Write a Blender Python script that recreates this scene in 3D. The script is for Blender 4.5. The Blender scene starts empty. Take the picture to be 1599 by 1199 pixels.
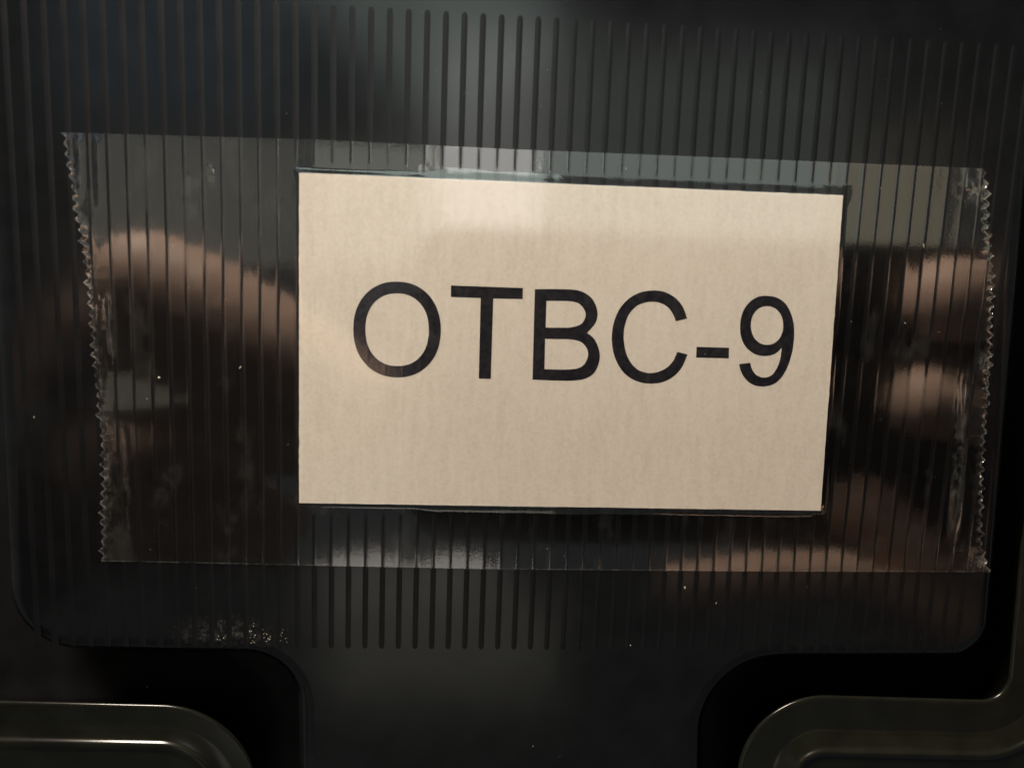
import bpy, math, random
import numpy as np
from mathutils import Vector, Matrix, noise

# ------------------------------------------------------------------ camera
# All real sizes in metres. The face of the moulded panel is the plane y = 0;
# the camera hangs 84 mm in front of it (the phone that takes the picture).
F, D = 1150.0, 0.084
v = np.array([-310., 8400., F]); v /= np.linalg.norm(v)
h = np.array([19058., 0., F]); h[1] = -(v[0]*h[0] + v[2]*h[2])/v[1]; h /= np.linalg.norm(h)
n = np.cross(h, v)
def c2w(c):
    c = np.array(c, float); return np.array([c @ h, c @ n, -(c @ v)])
CAM = np.array([0., -D, 0.])
sc = bpy.context.scene
col = sc.collection
cd = bpy.data.cameras.new('camera'); cam = bpy.data.objects.new('camera', cd); col.objects.link(cam)
r_, u_, b_ = c2w((1, 0, 0)), c2w((0, -1, 0)), c2w((0, 0, -1))
cam.matrix_world = Matrix(((r_[0], u_[0], b_[0], 0), (r_[1], u_[1], b_[1], -D), (r_[2], u_[2], b_[2], 0), (0, 0, 0, 1)))
cd.sensor_width = 36; cd.lens = 36*F/1599
cd.clip_start = 0.0005; cd.clip_end = 50
cd.dof.use_dof = True; cd.dof.focus_distance = 0.089; cd.dof.aperture_fstop = 18
sc.camera = cam
sc.view_settings.view_transform = 'Standard'; sc.view_settings.look = 'None'
sc.view_settings.exposure = 0; sc.view_settings.gamma = 1

def at(px, py, y=0.0):
    """point of the panel plane (moved to depth y) seen at a picture point"""
    d = c2w((px-800, py-600, F)); p = CAM + d*((y+D)/d[1]); return Vector(p)
def mir(px, py, y):
    """place in front of the panel whose mirror image stands at a picture point"""
    d = c2w((px-800, py-600, F)); p = CAM + d*((D-y)/d[1]); return Vector((p[0], y, p[2]))

# ------------------------------------------------------------------ light
w = bpy.data.worlds.new('World'); sc.world = w; w.use_nodes = True
bg = w.node_tree.nodes['Background']; bg.inputs[0].default_value = (0.90, 0.98, 1.0, 1); bg.inputs[1].default_value = 0.085

def area(name, p, size, L, color, rot=None, target=None, size_y=None):
    ld = bpy.data.lights.new(name, 'AREA'); ld.shape = 'RECTANGLE'
    ld.size = size; ld.size_y = size_y or size
    ld.energy = L*math.pi*ld.size*ld.size_y; ld.color = color
    o = bpy.data.objects.new(name, ld); col.objects.link(o); o.location = p
    if target is not None:
        o.rotation_euler = (Vector(target)-Vector(p)).to_track_quat('-Z', 'Y').to_euler()
    else:
        o.rotation_euler = (math.pi/2, rot or 0, 0)      # faces the panel (+Y)
    return o
def room_light(name, x0, y0, x1, y1, L, color, Y=-1.5, turn=0):
    a, b = mir(x0, y0, Y), mir(x1, y1, Y)
    return area(name, (a+b)/2, abs(b.x-a.x), L, color, rot=turn, size_y=abs(b.z-a.z))

# ceiling lamp, high above the box
area('ceiling_lamp', (-0.23, -0.128, 0.52), 0.20, 107, (1.0, 0.86, 0.72), target=(0, 0, 0))
# added area lights standing in for the mirrored room: doorway, pale walls, floor
room_light('doorway_light', 690, 40, 832, 420, 2.3, (1.0, 0.97, 0.92))
room_light('wall_light_right', 833, 60, 1306, 430, 0.88, (0.90, 1.0, 0.92), Y=-1.55)
room_light('wall_light_far_right', 1310, 200, 1470, 420, 0.62, (1.0, 0.86, 0.58), Y=-1.55)
room_light('wall_light_left', 490, 222, 688, 420, 0.80, (1.0, 1.0, 0.86), Y=-1.55)
room_light('floor_light', 500, 930, 860, 1085, 0.55, (1.0, 0.97, 0.74), Y=-1.5)
for x0, x1 in ((488, 648), (636, 790)):
    room_light('low_hump_light', x0, 862, x1, 985, 1.1, (1.0, 0.91, 0.82), Y=-1.5).data.shape = 'ELLIPSE'  # added ellipse lights, shaped to give two pale humps mirrored below the phone
room_light('wall_light_low', 150, 540, 330, 700, 0.26, (1.0, 0.84, 0.58), Y=-1.5)
room_light('cool_tint_light_left', 60, -250, 470, 195, 0.45, (0.60, 0.82, 1.0), Y=-1.6)  # added cool light for the navy tint at upper left, not a window
room_light('wall_light_left_low', 130, 200, 468, 420, 0.31, (1.0, 0.96, 0.80), Y=-1.6)
area('diagonal_glow_light', mir(652, -30, -1.52), .56, 1.9, (0.84, 1.0, 0.92), rot=math.radians(45), size_y=.35)  # tilted area light added for the diagonal glow mirrored above the tape

# ------------------------------------------------------------------ node helpers
def mat(name):
    m = bpy.data.materials.new(name); m.use_nodes = True
    nt = m.node_tree; return m, nt, nt.nodes, nt.links
def N(nt, t, **kw):
    x = nt.nodes.new(t)
    for k, val in kw.items():
        if k.startswith('i_'):
            key = k[2:]; key = int(key) if key.isdigit() else key.replace('_', ' ')
            x.inputs[key].default_value = val
        else: setattr(x, k, val)
    return x
def coords(nt, sx=1, sy=1, sz=1):
    g = N(nt, 'ShaderNodeNewGeometry'); mp = N(nt, 'ShaderNodeMapping')
    mp.inputs['Scale'].default_value = (sx, sy, sz)
    nt.links.new(g.outputs['Position'], mp.inputs['Vector']); return mp.outputs[0]
def nz(nt, vec, scale, detail=3, rough=.5):
    x = N(nt, 'ShaderNodeTexNoise', i_Scale=scale, i_Detail=detail, i_Roughness=rough)
    nt.links.new(vec, x.inputs['Vector']); return x.outputs['Fac']
def ramp(nt, fac, stops):
    r = N(nt, 'ShaderNodeValToRGB'); e = r.color_ramp.elements
    while len(e) < len(stops): e.new(0.5)
    for i, (p, c) in enumerate(stops):
        e[i].position = p; e[i].color = c if len(c) == 4 else (*c, 1)
    nt.links.new(fac, r.inputs[0]); return r.outputs[0]
def bump(nt, hgt, dist, strength=1.0, normal=None):
    b = N(nt, 'ShaderNodeBump', i_Strength=strength, i_Distance=dist)
    nt.links.new(hgt, b.inputs['Height'])
    if normal is not None: nt.links.new(normal, b.inputs['Normal'])
    return b.outputs[0]
def mth(nt, op, a, b):
    x = N(nt, 'ShaderNodeMath', operation=op)
    for i, q in enumerate((a, b)):
        if isinstance(q, (int, float)): x.inputs[i].default_value = q
        else: nt.links.new(q, x.inputs[i])
    return x.outputs[0]

def plastic(name, base, rough, ior, grain=1.0):
    m, nt, nd, lk = mat(name); p = nd['Principled BSDF']
    f = nz(nt, coords(nt), 9000, 2); d = nz(nt, coords(nt), 260, 4)
    wv = nz(nt, coords(nt, 1, 1, .35), 60, 2)
    lk.new(ramp(nt, d, [(.35, [c*.8 for c in base]), (.7, [c*1.35 for c in base])]), p.inputs['Base Color'])
    rr = N(nt, 'ShaderNodeMapRange', i_3=rough*.72, i_4=rough*1.35); lk.new(nz(nt, coords(nt), 190, 6, .68), rr.inputs[0])
    lk.new(rr.outputs[0], p.inputs['Roughness'])
    p.inputs['IOR'].default_value = ior
    b1 = bump(nt, wv, 0.00010*grain)
    lk.new(bump(nt, f, 0.0000022*grain, normal=b1), p.inputs['Normal'])
    return m
M_plate = plastic('black_plastic', (.0045, .0048, .0055), .138, 1.44)
M_mould = plastic('black_plastic_moulding', (.0050, .0054, .0038), .20, 1.42, 1.3)
M_rib = plastic('black_plastic_rib', (.0036, .0038, .0045), .36, 1.37)
M_floor = plastic('black_plastic_recess', (.004, .004, .0045), .5, 1.3)

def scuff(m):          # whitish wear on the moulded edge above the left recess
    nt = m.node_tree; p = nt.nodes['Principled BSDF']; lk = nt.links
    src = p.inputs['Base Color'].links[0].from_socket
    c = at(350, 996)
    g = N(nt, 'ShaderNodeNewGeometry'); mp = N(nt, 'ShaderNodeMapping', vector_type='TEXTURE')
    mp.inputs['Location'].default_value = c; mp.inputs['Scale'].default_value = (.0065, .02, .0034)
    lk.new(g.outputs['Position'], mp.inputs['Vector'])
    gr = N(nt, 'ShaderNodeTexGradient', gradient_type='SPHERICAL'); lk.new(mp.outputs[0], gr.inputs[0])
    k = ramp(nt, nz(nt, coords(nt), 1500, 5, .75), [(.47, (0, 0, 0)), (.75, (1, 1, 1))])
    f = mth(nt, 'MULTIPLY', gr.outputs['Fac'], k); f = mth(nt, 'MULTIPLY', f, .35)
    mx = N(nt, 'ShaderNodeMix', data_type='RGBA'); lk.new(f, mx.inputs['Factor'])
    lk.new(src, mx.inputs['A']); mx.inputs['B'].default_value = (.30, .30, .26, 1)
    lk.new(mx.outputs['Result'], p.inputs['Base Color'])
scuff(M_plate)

# paper
M_paper, nt, nd, lk = mat('label_paper'); p = nd['Principled BSDF']
a = nz(nt, coords(nt), 2600, 4, .7); b = nz(nt, coords(nt, 1, 1, .16), 1100, 4, .65); c = nz(nt, coords(nt), 70, 3)
s = mth(nt, 'ADD', mth(nt, 'MULTIPLY', a, .50), mth(nt, 'ADD', mth(nt, 'MULTIPLY', b, .32), mth(nt, 'MULTIPLY', c, .18)))
lk.new(ramp(nt, s, [(.38, (.76, .702, .632)), (.52, (.84, .785, .715)), (.66, (.885, .838, .775))]), p.inputs['Base Color'])
p.inputs['Roughness'].default_value = .75; p.inputs['Specular IOR Level'].default_value = .2
lk.new(bump(nt, b, .000020, normal=bump(nt, a, .000018)), p.inputs['Normal'])
# ink
M_ink, nt, nd, lk = mat('printed_ink'); p = nd['Principled BSDF']
lk.new(ramp(nt, nz(nt, coords(nt), 1500, 4), [(.35, (.009, .009, .016)), (.75, (.034, .031, .038))]), p.inputs['Base Color'])
p.inputs['Roughness'].default_value = .6; p.inputs['Specular IOR Level'].default_value = .2
# clear tape
M_tape, nt, nd, lk = mat('clear_tape_film')
nd.remove(nd['Principled BSDF']); out = nd['Material Output']
v1 = coords(nt, 1, 1, .12); vv = coords(nt)
bn = bump(nt, nz(nt, v1, 420, 3), .0000060)
bn = bump(nt, nz(nt, vv, 2300, 4, .6), .0000018, normal=bn)
tr = N(nt, 'ShaderNodeBsdfTransparent'); tr.inputs[0].default_value = (.985, .975, .95, 1)
gl = N(nt, 'ShaderNodeBsdfAnisotropic'); sf = N(nt, 'ShaderNodeAttribute', attribute_name='soft'); lk.new(mth(nt, 'ADD', mth(nt, 'MULTIPLY', sf.outputs['Fac'], .05), .055), gl.inputs['Roughness'])
gl.inputs['Color'].default_value = (1, 1, 1, 1)
fr = N(nt, 'ShaderNodeLayerWeight', i_Blend=.5); rg = N(nt, 'ShaderNodeAttribute', attribute_name='ridge')
lk.new(bn, gl.inputs['Normal']); lk.new(bn, fr.inputs['Normal'])
m1 = N(nt, 'ShaderNodeMixShader'); fac = mth(nt, 'ADD', mth(nt, 'MULTIPLY', mth(nt, 'POWER', fr.outputs['Facing'], 5), .90), .098)
lk.new(mth(nt, 'MULTIPLY', fac, mth(nt, 'SUBTRACT', 1.0, mth(nt, 'MULTIPLY', rg.outputs['Fac'], .8))), m1.inputs[0]); lk.new(tr.outputs[0], m1.inputs[1]); lk.new(gl.outputs[0], m1.inputs[2])  # gloss cut along the rib lines to darken the reflection there
df = N(nt, 'ShaderNodeBsdfDiffuse'); df.inputs[0].default_value = (.62, .62, .58, 1)
at_ = N(nt, 'ShaderNodeAttribute', attribute_name='frost')
fk = ramp(nt, nz(nt, coords(nt, 1, 1, .45), 1300, 5, .75), [(.42, (.03, .03, .03)), (.68, (1, 1, 1))])
hz = ramp(nt, nz(nt, coords(nt, 1, 1, .5), 210, 5, .65), [(.55, (0, 0, 0)), (.82, (.045, .045, .045))])
ff = mth(nt, 'ADD', mth(nt, 'MULTIPLY', at_.outputs['Fac'], fk), hz)
m2 = N(nt, 'ShaderNodeMixShader'); lk.new(ff, m2.inputs[0]); lk.new(m1.outputs[0], m2.inputs[1]); lk.new(df.outputs[0], m2.inputs[2])
lk.new(m2.outputs[0], out.inputs[0])
# dust
M_dust, nt, nd, lk = mat('pale_dust'); p = nd['Principled BSDF']
lk.new(ramp(nt, nz(nt, coords(nt), 900, 2), [(.4, (.22, .21, .17)), (.6, (.42, .40, .32))]), p.inputs['Base Color']); p.inputs['Roughness'].default_value = .5
# skin, phone
M_skin, nt, nd, lk = mat('skin'); p = nd['Principled BSDF']
lk.new(ramp(nt, nz(nt, coords(nt), 320, 6, .7), [(.35, (.56, .385, .30)), (.65, (.74, .545, .44))]), p.inputs['Base Color'])
p.inputs['Roughness'].default_value = .5; lk.new(bump(nt, nz(nt, coords(nt), 1200, 4), .0002), p.inputs['Normal'])
M_nail, nt, nd, lk = mat('finger_nail'); p = nd['Principled BSDF']; p.inputs['Base Color'].default_value = (.62, .40, .32, 1); p.inputs['Roughness'].default_value = .3
M_sleeve_blocker, nt, nd, lk = mat('dark_sleeve_blocker'); p = nd['Principled BSDF']
lk.new(ramp(nt, nz(nt, coords(nt), 900, 3), [(.4, (.02, .022, .02)), (.6, (.045, .045, .04))]), p.inputs['Base Color']); p.inputs['Roughness'].default_value = .9
def simple(name, c, r, met=0):
    m, nt, nd, lk = mat(name); p = nd['Principled BSDF']
    lk.new(ramp(nt, nz(nt, coords(nt), 300, 3), [(.3, [q*.85 for q in c]), (.7, [q*1.15 for q in c])]), p.inputs['Base Color'])
    p.inputs['Roughness'].default_value = r; p.inputs['Metallic'].default_value = met; return m
M_phone = simple('phone_back', (.014, .020, .026), .45)
M_ring = simple('lens_ring', (.10, .11, .12), .35, 1)
M_lens = simple('lens_glass', (.004, .004, .006), .06)

# ------------------------------------------------------------------ object helpers
def link(name, me, m=None, parent=None):
    o = bpy.data.objects.new(name, me); col.objects.link(o)
    if m is not None and not me.materials: me.materials.append(m)
    if parent is not None: o.parent = parent
    return o
def mesh(name, V, Fs, smooth=True):
    me = bpy.data.meshes.new(name); me.from_pydata([tuple(q) for q in V], [], Fs); me.update()
    if smooth: me.polygons.foreach_set('use_smooth', [True]*len(me.polygons))
    return me
def thing(name, label, cat, loc=(0, 0, 0), group=None):
    o = bpy.data.objects.new(name, None); col.objects.link(o); o.location = loc
    o.empty_display_size = .01
    o['label'] = label; o['category'] = cat
    if group: o['group'] = group
    return o
def tag(o, label, cat):
    o['label'] = label; o['category'] = cat; return o

def fillet(pts, rad, seg=14):
    """pts: plane corners (x,z), rad: corner radii -> dense closed outline"""
    outp = []; m = len(pts)
    for i in range(m):
        P, A, B = Vector(pts[i]), Vector(pts[i-1]), Vector(pts[(i+1) % m]); r = rad[i]
        if r <= 0: outp.append(P.copy()); continue
        a, b = (A-P).normalized(), (B-P).normalized(); half = a.angle(b)/2
        t = r/math.tan(half); c = P + (a+b).normalized()*(r/math.sin(half))
        s, e = P+a*t-c, P+b*t-c
        a0 = math.atan2(s.y, s.x); a1 = math.atan2(e.y, e.x); dlt = (a1-a0+math.pi) % (2*math.pi)-math.pi
        for k in range(seg+1):
            q = a0+dlt*k/seg; outp.append(c+Vector((math.cos(q), math.sin(q)))*r)
    return outp
def loft(name, outline, profile, m, parent, cap=True):
    """outline (x,z) loop; profile = [(inset, height towards camera)]"""
    pts = outline; k = len(pts)
    area2 = sum(pts[i].x*pts[(i+1) % k].y - pts[(i+1) % k].x*pts[i].y for i in range(k))
    if area2 < 0: pts = pts[::-1]
    nr = []
    for i in range(k):
        e0 = (pts[i]-pts[i-1]).normalized(); e1 = (pts[(i+1) % k]-pts[i]).normalized()
        n0, n1 = Vector((-e0.y, e0.x)), Vector((-e1.y, e1.x)); q = (n0+n1).normalized()
        nr.append(q/max(.3, q.dot(n0)))
    V = []; Fs = []
    for off, hh in profile:
        for i in range(k):
            q = pts[i]+nr[i]*off; V.append((q.x, -hh, q.y))
    for j in range(len(profile)-1):
        for i in range(k):
            i2 = (i+1) % k
            Fs.append((j*k+i, j*k+i2, (j+1)*k+i2, (j+1)*k+i))
    me = bpy.data.meshes.new(name)
    if cap:
        base = len(V); last = (len(profile)-1)*k
        V += [V[last+i] for i in range(k)]; Fs.append(tuple(base+i for i in range(k)))
    me.from_pydata(V, [], Fs); me.update()
    me.polygons.foreach_set('use_smooth', [True]*(len(Fs)-1)+[not cap])
    me.update()
    return link(name, me, m, parent)
def W(L): 
    return [Vector((at(x, y).x, at(x, y).z)) for x, y in L]
mm = .001

# ------------------------------------------------------------------ the black plastic box
box = thing('storage_box', 'glossy black moulded plastic box front with fine vertical ribs and a recessed channel', 'plastic box')
plate_out = fillet(W([(-55, -260), (1668, -330), (1552, 1034), (1106, 1036), (1090, 1800), (472, 1800), (458, 1030), (8, 1022)]),
                   [0, 0, 5.2*mm, 9*mm, 0, 0, 6*mm, 8*mm], 20)
loft('face_panel', plate_out, [(1.5*mm, -9*mm), (0, -3*mm), (.08*mm, -1.9*mm), (.3*mm, -1.2*mm), (.7*mm, -.62*mm), (1.2*mm, -.26*mm), (1.8*mm, -.06*mm), (2.4*mm, 0)], M_plate, box)
fl = [(at(-900, -700).x, .008, at(0, -700).z), (at(2500, -700).x, .008, at(0, -700).z), (at(2500, 0).x, .008, at(0, 2100).z), (at(-900, 0).x, .008, at(0, 2100).z)]
link('channel_floor', mesh('channel_floor', fl, [(0, 3, 2, 1)], False), M_floor, box)

# ribs: raised 0.06 mm, 2 mm apart
PITCH, X0 = 1.99022*mm, -17.36*mm
ZT, ZB = 28.6*mm, -44.0*mm
def rib_mesh(hw=.40*mm, hh=.021*mm):
    zc = (ZT+ZB)/2; half = (ZT-ZB)/2
    st = []
    for t in (0, 12, 25, 40, 55, 72, 90):                     # rounded end
        t = math.radians(t); st.append((half-hw*1.6+hw*1.6*math.cos(t), math.sin(t)))
    st = st + [(-z, s_) for z, s_ in st[::-1]]
    V = []; Fs = []; c = 13
    for z, s_ in st:
        for k in range(c):
            x = -1+2*k/(c-1)
            V.append((x*hw*(.35+.65*s_), -hh*(math.cos(x*math.pi/2)**2)*s_ + .0015*mm, z+zc))
    for j in range(len(st)-1):
        for k in range(c-1):
            Fs.append((j*c+k, (j+1)*c+k, (j+1)*c+k+1, j*c+k+1))
    return mesh('rib', V, Fs)
rm = rib_mesh()
rm.materials.append(M_rib)
for k in range(-16, 41):
    o = link('rib', rm, None, box); o.location = (X0+k*PITCH, 0, 0)

# corner mouldings below, standing out of the channel
prof = [(4.6*mm, -7.4*mm), (1.2*mm, -.8*mm), (.1*mm, -.3*mm), (0, 0), (.05*mm, .12*mm), (.16*mm, .20*mm), (.35*mm, .23*mm), (2.3*mm, .20*mm), (2.7*mm, .24*mm),
        (3.2*mm, .36*mm), (4.1*mm, .56*mm), (4.20*mm, .62*mm), (4.27*mm, .71*mm), (4.36*mm, .835*mm), (4.43*mm, .93*mm), (4.56*mm, .99*mm), (4.75*mm, 1.01*mm), (5.2*mm, .98*mm), (5.6*mm, .90*mm)]
lo = fillet(W([(-500, 1082), (402, 1104), (410, 1900), (-500, 1900)]), [0, 11.5*mm, 0, 0], 28)
loft('corner_moulding', lo, prof, M_mould, box)
ro = fillet(W([(1148, 1900), (1152, 1082), (1573, 1094), (1594, 860), (1720, 0), (2400, 0), (2400, 1900)]), [0, 10.5*mm, 3.2*mm, 30*mm, 0, 0, 0], 24)
prof2 = [(4.6*mm, -7.4*mm), (1.2*mm, -.8*mm), (.1*mm, -.3*mm), (0, 0), (.05*mm, .12*mm), (.18*mm, .21*mm), (.4*mm, .24*mm), (4.2*mm, .20*mm), (4.6*mm, .26*mm),
         (5.0*mm, .44*mm), (6.0*mm, .94*mm), (6.35*mm, 1.12*mm), (6.45*mm, 1.23*mm), (6.54*mm, 1.36*mm), (6.64*mm, 1.46*mm), (6.8*mm, 1.52*mm), (7.1*mm, 1.5*mm), (7.4*mm, 1.3*mm)]
loft('corner_moulding', ro, prof2, M_mould, box)

# ------------------------------------------------------------------ paper label with print
PY = -.078*mm
lab = thing('paper_label', 'cream white paper label printed OTBC-9 taped to the black box', 'label', loc=at(880, 540, PY))
loc = lab.location.copy()
corners = [(468, 271), (1316, 306), (1281, 797), (468, 785)]
random.seed(3)
def label_outline():
    P = [at(x, y) for x, y in corners]; o = []
    for i in range(4):
        A, B = P[i], P[(i+1) % 4]
        for k in range(60):
            t = k/60; q = A.lerp(B, t); j = 0 if k == 0 else random.gauss(0, .012*mm)
            d = (B-A).normalized(); o.append(Vector((q.x - d.z*j, 0, q.z + d.x*j)))
    return o
lo_ = label_outline(); k = len(lo_)
V = [(q.x-loc.x, -.092*mm, q.z-loc.z) for q in lo_] + [(q.x-loc.x, 0, q.z-loc.z) for q in lo_]
Fs = [tuple(range(k))] + [(i, i+k, (i+1) % k + k, (i+1) % k) for i in range(k)]
link('paper', mesh('paper', V, Fs, False), M_paper, lab)

def crom(P, corner, seg=7):
    """closed Catmull-Rom through P, broken at corner indices"""
    o = []; m = len(P)
    for i in range(m):
        p1, p2 = np.array(P[i]), np.array(P[(i+1) % m])
        p0 = p1 if i in corner else np.array(P[i-1]); p3 = p2 if (i+1) % m in corner else np.array(P[(i+2) % m])
        if i in corner and (i+1) % m in corner: o.append(tuple(p1)); continue
        for s_ in range(seg):
            t = s_/seg
            o.append(tuple(.5*((2*p1)+(-p0+p2)*t+(2*p0-5*p1+4*p2-p3)*t*t+(-p0+3*p1-3*p2+p3)*t**3)))
    return o
def ell(cx, cy, rx, ry, e=2.12, m=72, sk=0.0):
    o = []
    for i in range(m):
        a = 2*math.pi*i/m; c_, s_ = math.cos(a), math.sin(a)
        x = rx*math.copysign(abs(c_)**(2/e), c_); y = ry*math.copysign(abs(s_)**(2/e), s_)
        o.append((cx+x, cy+y+sk*x))
    return o
z3 = lambda L: [(430+x/3.748, 400+y/3.748) for x, y in L]
z4 = lambda L: [(850+x/3.331, 400+y/3.331) for x, y in L]
glyphs = []
glyphs.append([ell(620.7, 514.8, 68.3, 74.6, 2.15, sk=.012), ell(620.9, 515.2, 49.4, 56.6, 2.2, sk=.012)])
glyphs.append([[(704.8, 446.2), (816.9, 450.2), (816.5, 467.4), (770.6, 466.6), (766.8, 591.6), (748.2, 591.2), (751.0, 466.0), (704.5, 464.2)]])
Bo = [(835.5, 452)] + z4([(60, 173), (150, 176), (205, 190), (250, 225), (276, 285), (268, 345), (223, 400), (262, 435), (287, 500), (283, 560), (255, 612), (205, 640), (140, 648), (60, 647)]) + [(831.8, 592.8)]
Bi1 = z4([(12, 234), (60, 234), (130, 236), (180, 248), (211, 285), (213, 320), (190, 355), (140, 371), (60, 373), (8, 372)])
Bi2 = z4([(5, 431), (60, 432), (140, 434), (195, 450), (225, 490), (223, 535), (195, 575), (140, 589), (60, 590), (1, 588)])
glyphs.append([crom(Bo, {0, 7, 15}), crom(Bi1, {0, 9}), crom(Bi2, {0, 9})])
Co = z4([(742, 325), (722, 270), (685, 222), (630, 190), (570, 180), (500, 190), (440, 222), (392, 275), (362, 345), (351, 420), (358, 495), (382, 562), (425, 618), (485, 652), (550, 663),
         (615, 655), (672, 625), (715, 578), (744, 512), (691, 499), (668, 548), (630, 585), (585, 604), (540, 608), (488, 592), (448, 552), (424, 500), (413, 430), (418, 365), (440, 305),
         (475, 265), (520, 244), (570, 239), (620, 252), (658, 285), (684, 340)])
glyphs.append([crom(Co, {0, 18, 19, 35})])
glyphs.append([[(1087.6, 541.8), (1138.2, 543.3), (1137.6, 559.8), (1086.9, 558.4)]])
No = z4([(1157, 208), (1210, 218), (1255, 252), (1284, 308), (1297, 370), (1296, 440), (1286, 505), (1266, 570), (1234, 628), (1190, 666), (1135, 678), (1080, 667), (1040, 633), (1020, 595), (1012, 562),
         (1070, 555), (1080, 590), (1102, 618), (1140, 632), (1180, 620), (1208, 582), (1226, 532), (1233, 478), (1198, 508), (1145, 520), (1090, 508), (1045, 470), (1022, 420), (1017, 360), (1028, 300), (1060, 247), (1105, 215)])
glyphs.append([crom(No, {14, 15, 22}), ell(1197.3, 508.6, 25.2, 30.2, 2.1)])
dg = None
for names, loops in zip(('letter', 'letter', 'letter', 'letter', 'hyphen', 'numeral'), glyphs):
    cu = bpy.data.curves.new(names, 'CURVE'); cu.dimensions = '2D'; cu.fill_mode = 'BOTH'
    for L in loops:
        sp = cu.splines.new('POLY'); sp.points.add(len(L)-1); sp.use_cyclic_u = True
        for i, (x, y) in enumerate(L):
            q = at(x, y); jx, jy = random.gauss(0, .006*mm), random.gauss(0, .006*mm)
            sp.points[i].co = ((q.x-loc.x+jx)*1000, (q.z-loc.z+jy)*1000, 0, 1)
    t = bpy.data.objects.new('t', cu); col.objects.link(t)
    dg = bpy.context.evaluated_depsgraph_get(); me = bpy.data.meshes.new_from_object(t.evaluated_get(dg))
    bpy.data.objects.remove(t); bpy.data.curves.remove(cu)
    co = np.empty(len(me.vertices)*3); me.vertices.foreach_get('co', co); co = co.reshape(-1, 3)
    new = np.stack([co[:, 0]/1000, np.full(len(co), -.100*mm), co[:, 1]/1000], 1); me.vertices.foreach_set('co', new.ravel())
    me.materials.clear(); me.update(); me.name = names
    link(names, me, M_ink, lab)

# ------------------------------------------------------------------ clear tape
rng = np.random.default_rng(5)
def vn(x, z, sx, sz, seed):                            # smooth value noise, cell sizes in metres
    r = np.random.default_rng(seed).random((260, 260))*2-1
    u = x/sx+97.3; w_ = z/sz+101.7; i = np.floor(u).astype(int); j = np.floor(w_).astype(int)
    fu = u-i; fw = w_-j; fu = fu*fu*(3-2*fu); fw = fw*fw*(3-2*fw); i %= 259; j %= 259
    return (r[i, j]*(1-fu)+r[i+1, j]*fu)*(1-fw)+(r[i, j+1]*(1-fu)+r[i+1, j+1]*fu)*fw
def edge_fn(pts):
    P = [at(x, y) for x, y in pts]; zz = np.array([q.z for q in P])[::-1]; xx = np.array([q.x for q in P])[::-1]
    return lambda z: np.interp(z, zz, xx)
Le = edge_fn([(104, 208), (113, 260), (121, 320), (131, 370), (139, 420), (145, 480), (152, 560), (157, 620), (163, 690), (166, 740), (164, 800), (164, 878)])
Re = edge_fn([(1532, 264), (1539, 300), (1538, 330), (1542, 380), (1546, 430), (1545, 480), (1543, 540), (1541, 600), (1536, 660), (1531, 720), (1530, 780), (1529, 850), (1542, 893)])
top = [at(x, y) for x, y in [(104, 208), (500, 219), (800, 234), (1200, 250), (1532, 264)]]
bot = [at(x, y) for x, y in [(164, 876), (500, 883), (800, 889), (1200, 892), (1542, 893)]]
Ze_t = lambda x: np.interp(x, [q.x for q in top], [q.z for q in top])
Ze_b = lambda x: np.interp(x, [q.x for q in bot], [q.z for q in bot])
xa, xb = -45*mm, 66.5*mm
xs = set(np.round(np.arange(xa, xb, .24*mm), 7).tolist())
for k in range(-16, 44):
    for d_ in (-.26, -.19, -.13, -.08, -.04, 0, .04, .08, .13, .19, .26):
        x = X0+k*PITCH+d_*mm
        if xa < x < xb: xs.add(round(x, 7))
xs = np.array(sorted(xs)); keep = np.concatenate([[True], np.diff(xs) > .015*mm]); xs = xs[keep]
nr_ = 330; T = np.linspace(0, 1, nr_)
Xg, Tg = np.meshgrid(xs, T)
Zg = Ze_t(Xg)*(1-Tg)+Ze_b(Xg)*Tg
# serrated ends
def teeth(z, per, amp, seed):
    ph = z/per; k = np.floor(ph).astype(int); r = np.random.default_rng(seed).random(400)
    f = ph-k; return amp*(.55+.6*r[k % 400])*(1-np.abs(2*f-1))
Lz = Le(Zg)-teeth(Zg, 1.13*mm, .62*mm, 2)+.05*mm*vn(Zg, Zg*0, .8*mm, 1, 3)
Rz = Re(Zg)+teeth(Zg, 1.16*mm, .66*mm, 4)+.05*mm*vn(Zg, Zg*0, .8*mm, 1, 6)
Xc = np.clip(Xg, Lz, Rz)
dead = (Xg < Lz-.3*mm) | (Xg > Rz+.3*mm)
dl_, dr_ = Xc-Lz, Rz-Xc; dt_, db_ = Ze_t(Xc)-Zg, Zg-Ze_b(Xc)
de = np.minimum(dl_, dr_)
# signed distance to the label (outside > 0)
LP = [at(x, y) for x, y in corners]; sd = np.full(Xc.shape, -1.)
for i in range(4):
    A, B = LP[i], LP[(i+1) % 4]; ex, ez = B.x-A.x, B.z-A.z; ln = math.hypot(ex, ez)
    sd = np.maximum(sd, (-(Xc-A.x)*ez+(Zg-A.z)*ex)/ln)
S = lambda t: np.clip(t, 0, 1)**2*(3-2*np.clip(t, 0, 1))
tentw = (1.15+.16*vn(Xc, Zg, 3.6*mm, 5*mm, 11)+.06*vn(Xc, Zg, .9*mm, 2*mm, 12))*mm
tentw = tentw*np.interp(Xc, [at(655, 260).x, at(700, 260).x], [.5, 1.0])
side = (S((Xc-LP[1].x+.3*mm)/(.5*mm))+S((LP[0].x-Xc)/(.3*mm)))*S((LP[1].z-Zg)/(1.5*mm)); tentw = tentw*(1-.5*np.clip(side, 0, 1))
tentw = tentw*np.where(Zg < LP[2].z+.5*mm, .72, 1)
tent = 1-np.clip(sd/tentw, 0, 1)
tent = np.where(sd <= 0, 1, tent*(.75+.25*tent))
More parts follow.
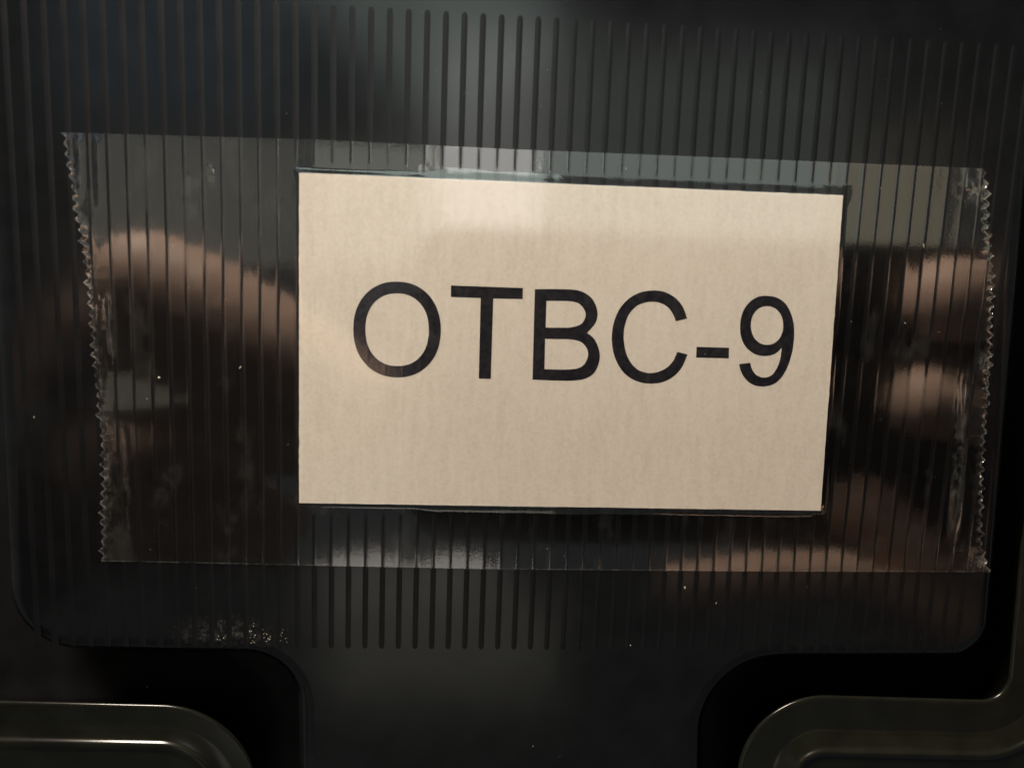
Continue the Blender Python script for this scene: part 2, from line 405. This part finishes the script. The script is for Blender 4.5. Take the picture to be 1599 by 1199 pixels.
ht = .088*mm + .112*mm*tent
ph = (Xc-X0)/PITCH; dx = (ph-np.round(ph))*PITCH
on = S((sd/mm-1.1)/.35)                                # the film lifts off the ribs beside the paper
gap = S((vn(Xc, Zg, 2.0*mm, 7*mm, 21)+.72)/.5)         # stretches where it does not touch them
ht += (.017*mm*(.75+.35*vn(Xc, Zg, 2*mm, 3*mm, 25)))*np.exp(-(dx/(.085*mm))**2)*on*gap
ridge = np.exp(-(dx/(.12*mm))**4)*on*(.35+.65*gap)
ht += .003*mm*np.exp(-(dx/(.35*mm))**2)*on
ht += .003*mm*np.exp(-(dx/(.12*mm))**2)*(sd < 0)*S((LP[0].z-Zg)/(20*mm))
ht += .013*mm*vn(Xc, Zg, 9*mm, 12*mm, 31) + .0013*mm*vn(Xc, Zg, 1.9*mm, 6*mm, 32)*(sd > 0) + .0016*mm*vn(Xc, Zg, .9*mm, 4*mm, 33)
cr = np.where(dl_ < dr_, np.exp(-de/(1.0*mm)), .7*np.exp(-de/(.55*mm)))
ht += cr*(.04*mm*np.abs(vn(Xc, Zg, .55*mm, 1.8*mm, 41))+.006*mm*np.abs(vn(Xc, Zg, .25*mm, .5*mm, 42)))
ht += .06*mm*S(1-de/(.45*mm))*(.5+.5*vn(Xc, Zg, .6*mm, 1.5*mm, 43))
# long fold by the right end, small ones by the left
def fold(px0, py0, px1, py1, amp, wd):
    A, B = at(px0, py0), at(px1, py1); t = (Zg-A.z)/(B.z-A.z); xc = A.x+(B.x-A.x)*t
    return amp*mm*np.exp(-((Xc-xc)/(wd*mm))**2)*S(t*5)*S((1-t)*5)*((t > 0) & (t < 1))
folds = [(1512, 560, 1490, 850, .09, .45), (1498, 590, 1484, 850, .05, .3), (124, 205, 126, 305, .06, .28), (152, 205, 156, 330, .03, .3),
         (170, 455, 178, 570, .06, .32), (196, 660, 204, 850, .045, .22), (171, 700, 174, 830, .04, .22), (1510, 258, 1511, 300, .06, .25),
         (331, 256, 333, 290, .03, .25), (296, 262, 300, 350, .02, .35)]
fm = np.zeros(Xc.shape)
for q in folds: fm += fold(*q)
ht += fm
ht = np.maximum(ht, .075*mm)
frost = .20*S(1-de/(.42*mm)) + np.where(dl_ < dr_, .07, .03)*np.exp(-de/(1.1*mm)) + .16*S((.16*mm-db_)/(.12*mm)) + .03*S((.15*mm-dt_)/(.1*mm)) + 1.2*fm/mm
bub = np.zeros(Xc.shape)
for px, py, rx, rz, a_ in [(1520, 298, 2.0, 1.9, .22), (662, 262, .9, .7, .2), (1530, 882, 2.0, 1.6, .16), (1537, 565, 1.2, 1.6, .25), (300, 300, 3.0, 5.0, .05), (330, 270, 1., 2., .10), (420, 320, 5, 4, .03), (122, 355, .9, 1.1, .3)]:
    c_ = at(px, py); bub += a_*np.exp(-(((Xc-c_.x)/(rx*mm*.6))**2+((Zg-c_.z)/(rz*mm*.6))**2))
frost += bub
ht += bub*.15*mm*vn(Xc, Zg, .4*mm, .5*mm, 77)
nc = len(xs)
idx = np.arange(nr_*nc).reshape(nr_, nc)
quads = np.stack([idx[:-1, :-1], idx[1:, :-1], idx[1:, 1:], idx[:-1, 1:]], -1).reshape(-1, 4)
wdt = np.maximum(np.abs(Xc[:-1, 1:]-Xc[:-1, :-1]), np.abs(Xc[1:, 1:]-Xc[1:, :-1])).reshape(-1)
quads = quads[wdt > 1e-8]
used = np.unique(quads); rm_ = -np.ones(nr_*nc, int); rm_[used] = np.arange(len(used)); quads = rm_[quads]
tc = at(830, 560)
V = np.stack([Xc.ravel()-tc.x, -ht.ravel(), Zg.ravel()-tc.z], 1)[used]
me = bpy.data.meshes.new('clear_tape'); me.vertices.add(len(V)); me.vertices.foreach_set('co', V.ravel())
me.loops.add(len(quads)*4); me.loops.foreach_set('vertex_index', quads.ravel())
me.polygons.add(len(quads)); me.polygons.foreach_set('loop_start', np.arange(len(quads))*4)
me.polygons.foreach_set('use_smooth', np.ones(len(quads), bool))
at2 = me.attributes.new('frost', 'FLOAT', 'POINT'); at2.data.foreach_set('value', np.clip(frost.ravel()[used], 0, 1))
at3 = me.attributes.new('ridge', 'FLOAT', 'POINT'); at3.data.foreach_set('value', np.clip(ridge.ravel()[used], 0, 1))
at4 = me.attributes.new('soft', 'FLOAT', 'POINT'); at4.data.foreach_set('value', S((.2*mm-sd)/(.3*mm)).ravel()[used])
me.validate(); me.update()
tape = tag(link('clear_tape', me, M_tape), 'wide strip of clear glossy tape with serrated ends holding the paper label', 'tape'); tape.location = (tc.x, 0, tc.z)

# ------------------------------------------------------------------ dust
def blob_mesh(name, items):
    ico = [(0, 0, 1), (.894, 0, .447), (.276, .851, .447), (-.724, .526, .447), (-.724, -.526, .447), (.276, -.851, .447),
           (.724, .526, -.447), (-.276, .851, -.447), (-.894, 0, -.447), (-.276, -.851, -.447), (.724, -.526, -.447), (0, 0, -1)]
    tf = [(0, 1, 2), (0, 2, 3), (0, 3, 4), (0, 4, 5), (0, 5, 1), (1, 6, 2), (2, 7, 3), (3, 8, 4), (4, 9, 5), (5, 10, 1), (6, 7, 2), (7, 8, 3), (8, 9, 4), (9, 10, 5), (10, 6, 1), (11, 7, 6), (11, 8, 7), (11, 9, 8), (11, 10, 9), (11, 6, 10)]
    V = []; Fs = []
    for px, py, rx, rz, ang, y in items:
        c_ = at(px, py, y); b0 = len(V)
        for q in ico:
            j = random.uniform(.65, 1.25); a, b = q[0]*rx*j, q[2]*rz*j
            V.append((c_.x+a*math.cos(ang)-b*math.sin(ang), y+q[1]*min(rx, rz)*.5, c_.z+a*math.sin(ang)+b*math.cos(ang)))
        Fs += [tuple(b0+i for i in t) for t in tf]
    return mesh(name, V, Fs, False)
random.seed(11)
it = []
def sp(px, py, r, asp=1, ang=0, y=-.14*mm): it.append((px, py, r*mm, r*asp*mm, ang, y))
sp(249, 590, .15); sp(230, 623, .07); sp(1443, 385, .09, 3, .2); sp(376, 574, .07, 3, -.6); sp(334, 268, .06, 5, .1); sp(1070, 918, .12, 2, .3, -.02*mm)
sp(1119, 942, .07, 2, 0, -.02*mm); sp(985, 1008, .08, 1, 0, -.02*mm); sp(833, 1165, .07, 1, 0, -.02*mm); sp(978, 264, .05, 3); sp(54, 652, .07, 2, 0, -.02*mm)
sp(1414, 505, .07, 2, .9); sp(1467, 519, .05, 1); sp(1540, 880, .16); sp(1532, 745, .12, 2); sp(1534, 782, .10, 2, .4); sp(650, 868, .07); sp(855, 857, .05); sp(882, 868, .05); sp(1146, 881, .04)
for _ in range(60):
    sp(random.uniform(180, 1500), random.uniform(240, 870), random.uniform(.012, .03), random.uniform(1, 3), random.uniform(-.6, .6), -.24*mm)
for _ in range(60):
    py = random.choice([random.uniform(5, 200), random.uniform(910, 1190)])
    sp(random.uniform(130, 1500), py, random.uniform(.015, .035), 1, 0, -.02*mm)
for _ in range(45):      # chalky scuffs between the rib ends
    k = random.choice([-6, -5, -4, -4, -3, -3, -2]); q = X0+(k+random.uniform(.22, .78))*PITCH; c_ = at(340, 960+random.triangular(0, 46, 34))
    pxx = 340+(q-c_.x)*12300
    sp(pxx, 962+random.triangular(0, 46, 36), random.uniform(.02, .07), random.uniform(.7, 1.8), random.uniform(-1, 1), -.012*mm)
du = link('dust', blob_mesh('dust', it), M_dust); du['kind'] = 'stuff'; du['label'] = 'pale dust specks and scuffed crumbs scattered over the tape and box'
# specks on the paper
it = []
for px, py, r in [(503, 467, .09), (1096, 350, .09), (945, 588, .06), (503, 560, .05)]: sp(px, py, r, 1.2, .4, -.175*mm)

# ------------------------------------------------------------------ phone (seen only as its mirror image)
ph_ = thing('phone', 'dark phone held in front of the box, seen mirrored in the tape', 'phone', loc=(0, -D-.0035, 0))
def rbox(name, x0, x1, z0, z1, r, y0, y1, m, parent, off=(0, 0)):
    o = fillet([Vector((x0, z0)), Vector((x1, z0)), Vector((x1, z1)), Vector((x0, z1))], [r]*4, 10)
    e = min(r*.3, .0012)
    return loft(name, o, [(0, y0+e*2), (0, y1-e), (e*.3, y1-e*.3), (e, y1)], m, parent)
rbox('body', -.0126, .1341, -.0602, .0119, .010, -.008, 0, M_phone, ph_)
rbox('camera_plate', -.0105, .0240, -.0245, .0100, .008, 0, .0010, M_phone, ph_)
def ring(name, cx, cz, r0, r1, hh, m):
    V = []; Fs = []; k = 40
    for r, y in ((r1, 0), (r1, hh*.85), (r1-.0004, hh), (r0, hh), (r0, hh*.5)):
        for i in range(k):
            a = 2*math.pi*i/k; V.append((cx+r*math.cos(a), y, cz+r*math.sin(a)))
    for j in range(4):
        for i in range(k): Fs.append((j*k+i, (j+1)*k+i, (j+1)*k+(i+1) % k, j*k+(i+1) % k))
    return link(name, mesh(name, V, Fs), m, ph_)
def disc(name, cx, cz, r, y, m):
    k = 40; V = [(cx+r*math.cos(2*math.pi*i/k), y, cz+r*math.sin(2*math.pi*i/k)) for i in range(k)]
    return link(name, mesh(name, V, [tuple(range(k))], False), m, ph_)
for cx, cz in ((0, 0), (.0155, -.0145)):
    ring('lens_ring', cx, cz, .0058, .0072, .0030, M_ring); disc('lens', cx, cz, .0059, .0018, M_lens)

# ------------------------------------------------------------------ hands
per = thing('person', 'pair of bare hands holding the dark phone, mirrored in the tape', 'person', loc=(0, -D-.02, -.1))
off = Vector(per.location)
def hand(chains, nails):
    V = []; Fs = []
    def sphere(c, r, m=14):
        b0 = len(V)
        for i in range(m+1):
            a = math.pi*i/m
            for j in range(m*2):
                q = math.pi*j/m; V.append((c.x+r*math.sin(a)*math.cos(q), c.y+r*math.sin(a)*math.sin(q), c.z+r*math.cos(a)))
        for i in range(m):
            for j in range(m*2):
                j2 = (j+1) % (m*2); Fs.append((b0+i*2*m+j, b0+(i+1)*2*m+j, b0+(i+1)*2*m+j2, b0+i*2*m+j2))
    for ch in chains:
        P = [(mir(a, b, y)-off, r*mm) for a, b, y, r in ch]
        for (p0, r0), (p1, r1) in zip(P[:-1], P[1:]):
            L = (p1-p0).length; st = max(2, int(L/(min(r0, r1)*.35)))
            for s_ in range(st+1):
                t = s_/st; sphere(p0.lerp(p1, t), r0+(r1-r0)*t, 8)
    me = mesh('hand', V, Fs); o = link('hand', me, M_skin, per)
    r = o.modifiers.new('remesh', 'REMESH'); r.mode = 'VOXEL'; r.voxel_size = .0011; r.use_smooth_shade = True
    s = o.modifiers.new('smooth', 'SMOOTH'); s.factor = .6; s.iterations = 10
    for px, py, y, rx, rz in nails:
        c_ = mir(px, py, y)-off; Vn = []; Fn = []; k = 16
        for j, s2 in enumerate((1, .75, .4)):
            for i in range(k):
                a = 2*math.pi*i/k; Vn.append((c_.x+rx*mm*s2*math.cos(a), c_.y+(.0004*(1-s2)), c_.z+rz*mm*s2*math.sin(a)))
        for j in range(2):
            for i in range(k): Fn.append((j*k+i, j*k+(i+1) % k, (j+1)*k+(i+1) % k, (j+1)*k+i))
        Fn.append(tuple(2*k+i for i in range(k)))
        link('finger_nail', mesh('finger_nail', Vn, Fn), M_nail, o)
    return o
yh = -.079
left = [[(-60, 830, -.105, 15), (60, 720, -.094, 10), (200, 700, -.086, 9.5), (450, 680, -.084, 9.5), (560, 630, -.078, 10.5), (430, 552, -.077, 12.2), (320, 490, -.077, 12.8), (236, 450, -.077, 12.2)],
        [(-60, 800, -.110, 14), (60, 640, -.096, 10), (150, 505, -.088, 9.0), (250, 535, -.085, 9), (380, 600, -.084, 9), (520, 660, -.085, 8)],
        [(-60, 850, -.105, 15), (60, 770, -.096, 10), (120, 750, -.087, 9.4), (250, 752, -.086, 9.0), (340, 775, -.086, 8.4), (440, 815, -.088, 7)],
        [(-60, 900, -.105, 15), (40, 860, -.096, 10), (120, 830, -.088, 9.2), (280, 835, -.088, 8.6), (420, 850, -.090, 7)],
        [(-60, 850, -.105, 22), (-260, 1150, -.16, 27), (-600, 1750, -.30, 32)]]
right = [[(1980, 760, -.10, 20), (1760, 560, -.084, 12), (1620, 482, yh, 10.4), (1476, 468, yh, 10.0)],
         [(1980, 800, -.10, 20), (1770, 690, -.082, 11), (1600, 645, -.080, 9.2), (1440, 626, -.080, 8.6)],
         [(1980, 850, -.10, 18), (1780, 900, -.088, 14), (1560, 985, -.094, 15), (1405, 880, -.092, 12.6), (1332, 788, -.092, 10.6)],
         [(1600, 1040, -.090, 11), (1440, 975, -.078, 7), (1312, 897, -.0745, 6.0), (1180, 901, -.0745, 6.0), (1060, 915, -.076, 5.4)],
         [(1980, 700, -.11, 17), (1800, 470, -.125, 12), (1700, 430, -.118, 9.5), (1600, 440, -.108, 8.5)],
         [(1980, 820, -.10, 26), (2300, 1150, -.16, 27), (2800, 1750, -.30, 32)], [(1950, 700, -.10, 17), (1950, 880, -.10, 17)]]
hl = hand(left, [])
hr = hand(right, [])
def sleeve_blocker(par, ch):  # unseen sleeves, added to block the hands' brown reflection
    P = [(mir(a, b, y)-off, q*mm) for a, b, y, q in ch]; V = []; Fs = []; k = 28
    for i, (p_, rr_) in enumerate(P):
        d_ = (P[min(i+1, len(P)-1)][0]-P[max(i-1, 0)][0]).normalized(); a_ = d_.cross(Vector((0, 1, 0))).normalized(); b_ = d_.cross(a_)
        for j in range(k):
            t = 2*math.pi*j/k; q = rr_*(1+.05*math.sin(3*t+i)); V.append(p_+a_*q*math.cos(t)+b_*q*math.sin(t))
    for i in range(len(P)-1):
        for j in range(k): Fs.append((i*k+j, i*k+(j+1) % k, (i+1)*k+(j+1) % k, (i+1)*k+j))
    link('sleeve_blocker', mesh('sleeve_blocker', V, Fs), M_sleeve_blocker, par)
sleeve_blocker(hl, [(132, 738, -.088, 18), (112, 742, -.088, 21), (40, 765, -.091, 24), (-60, 840, -.105, 28), (-260, 1150, -.16, 34), (-600, 1750, -.30, 40)])
sleeve_blocker(hr, [(1900, 800, -.100, 34), (1990, 830, -.10, 34), (2300, 1150, -.16, 34), (2800, 1750, -.30, 40)])
# added dark sleeves keep the wrists' mirror image off the plastic
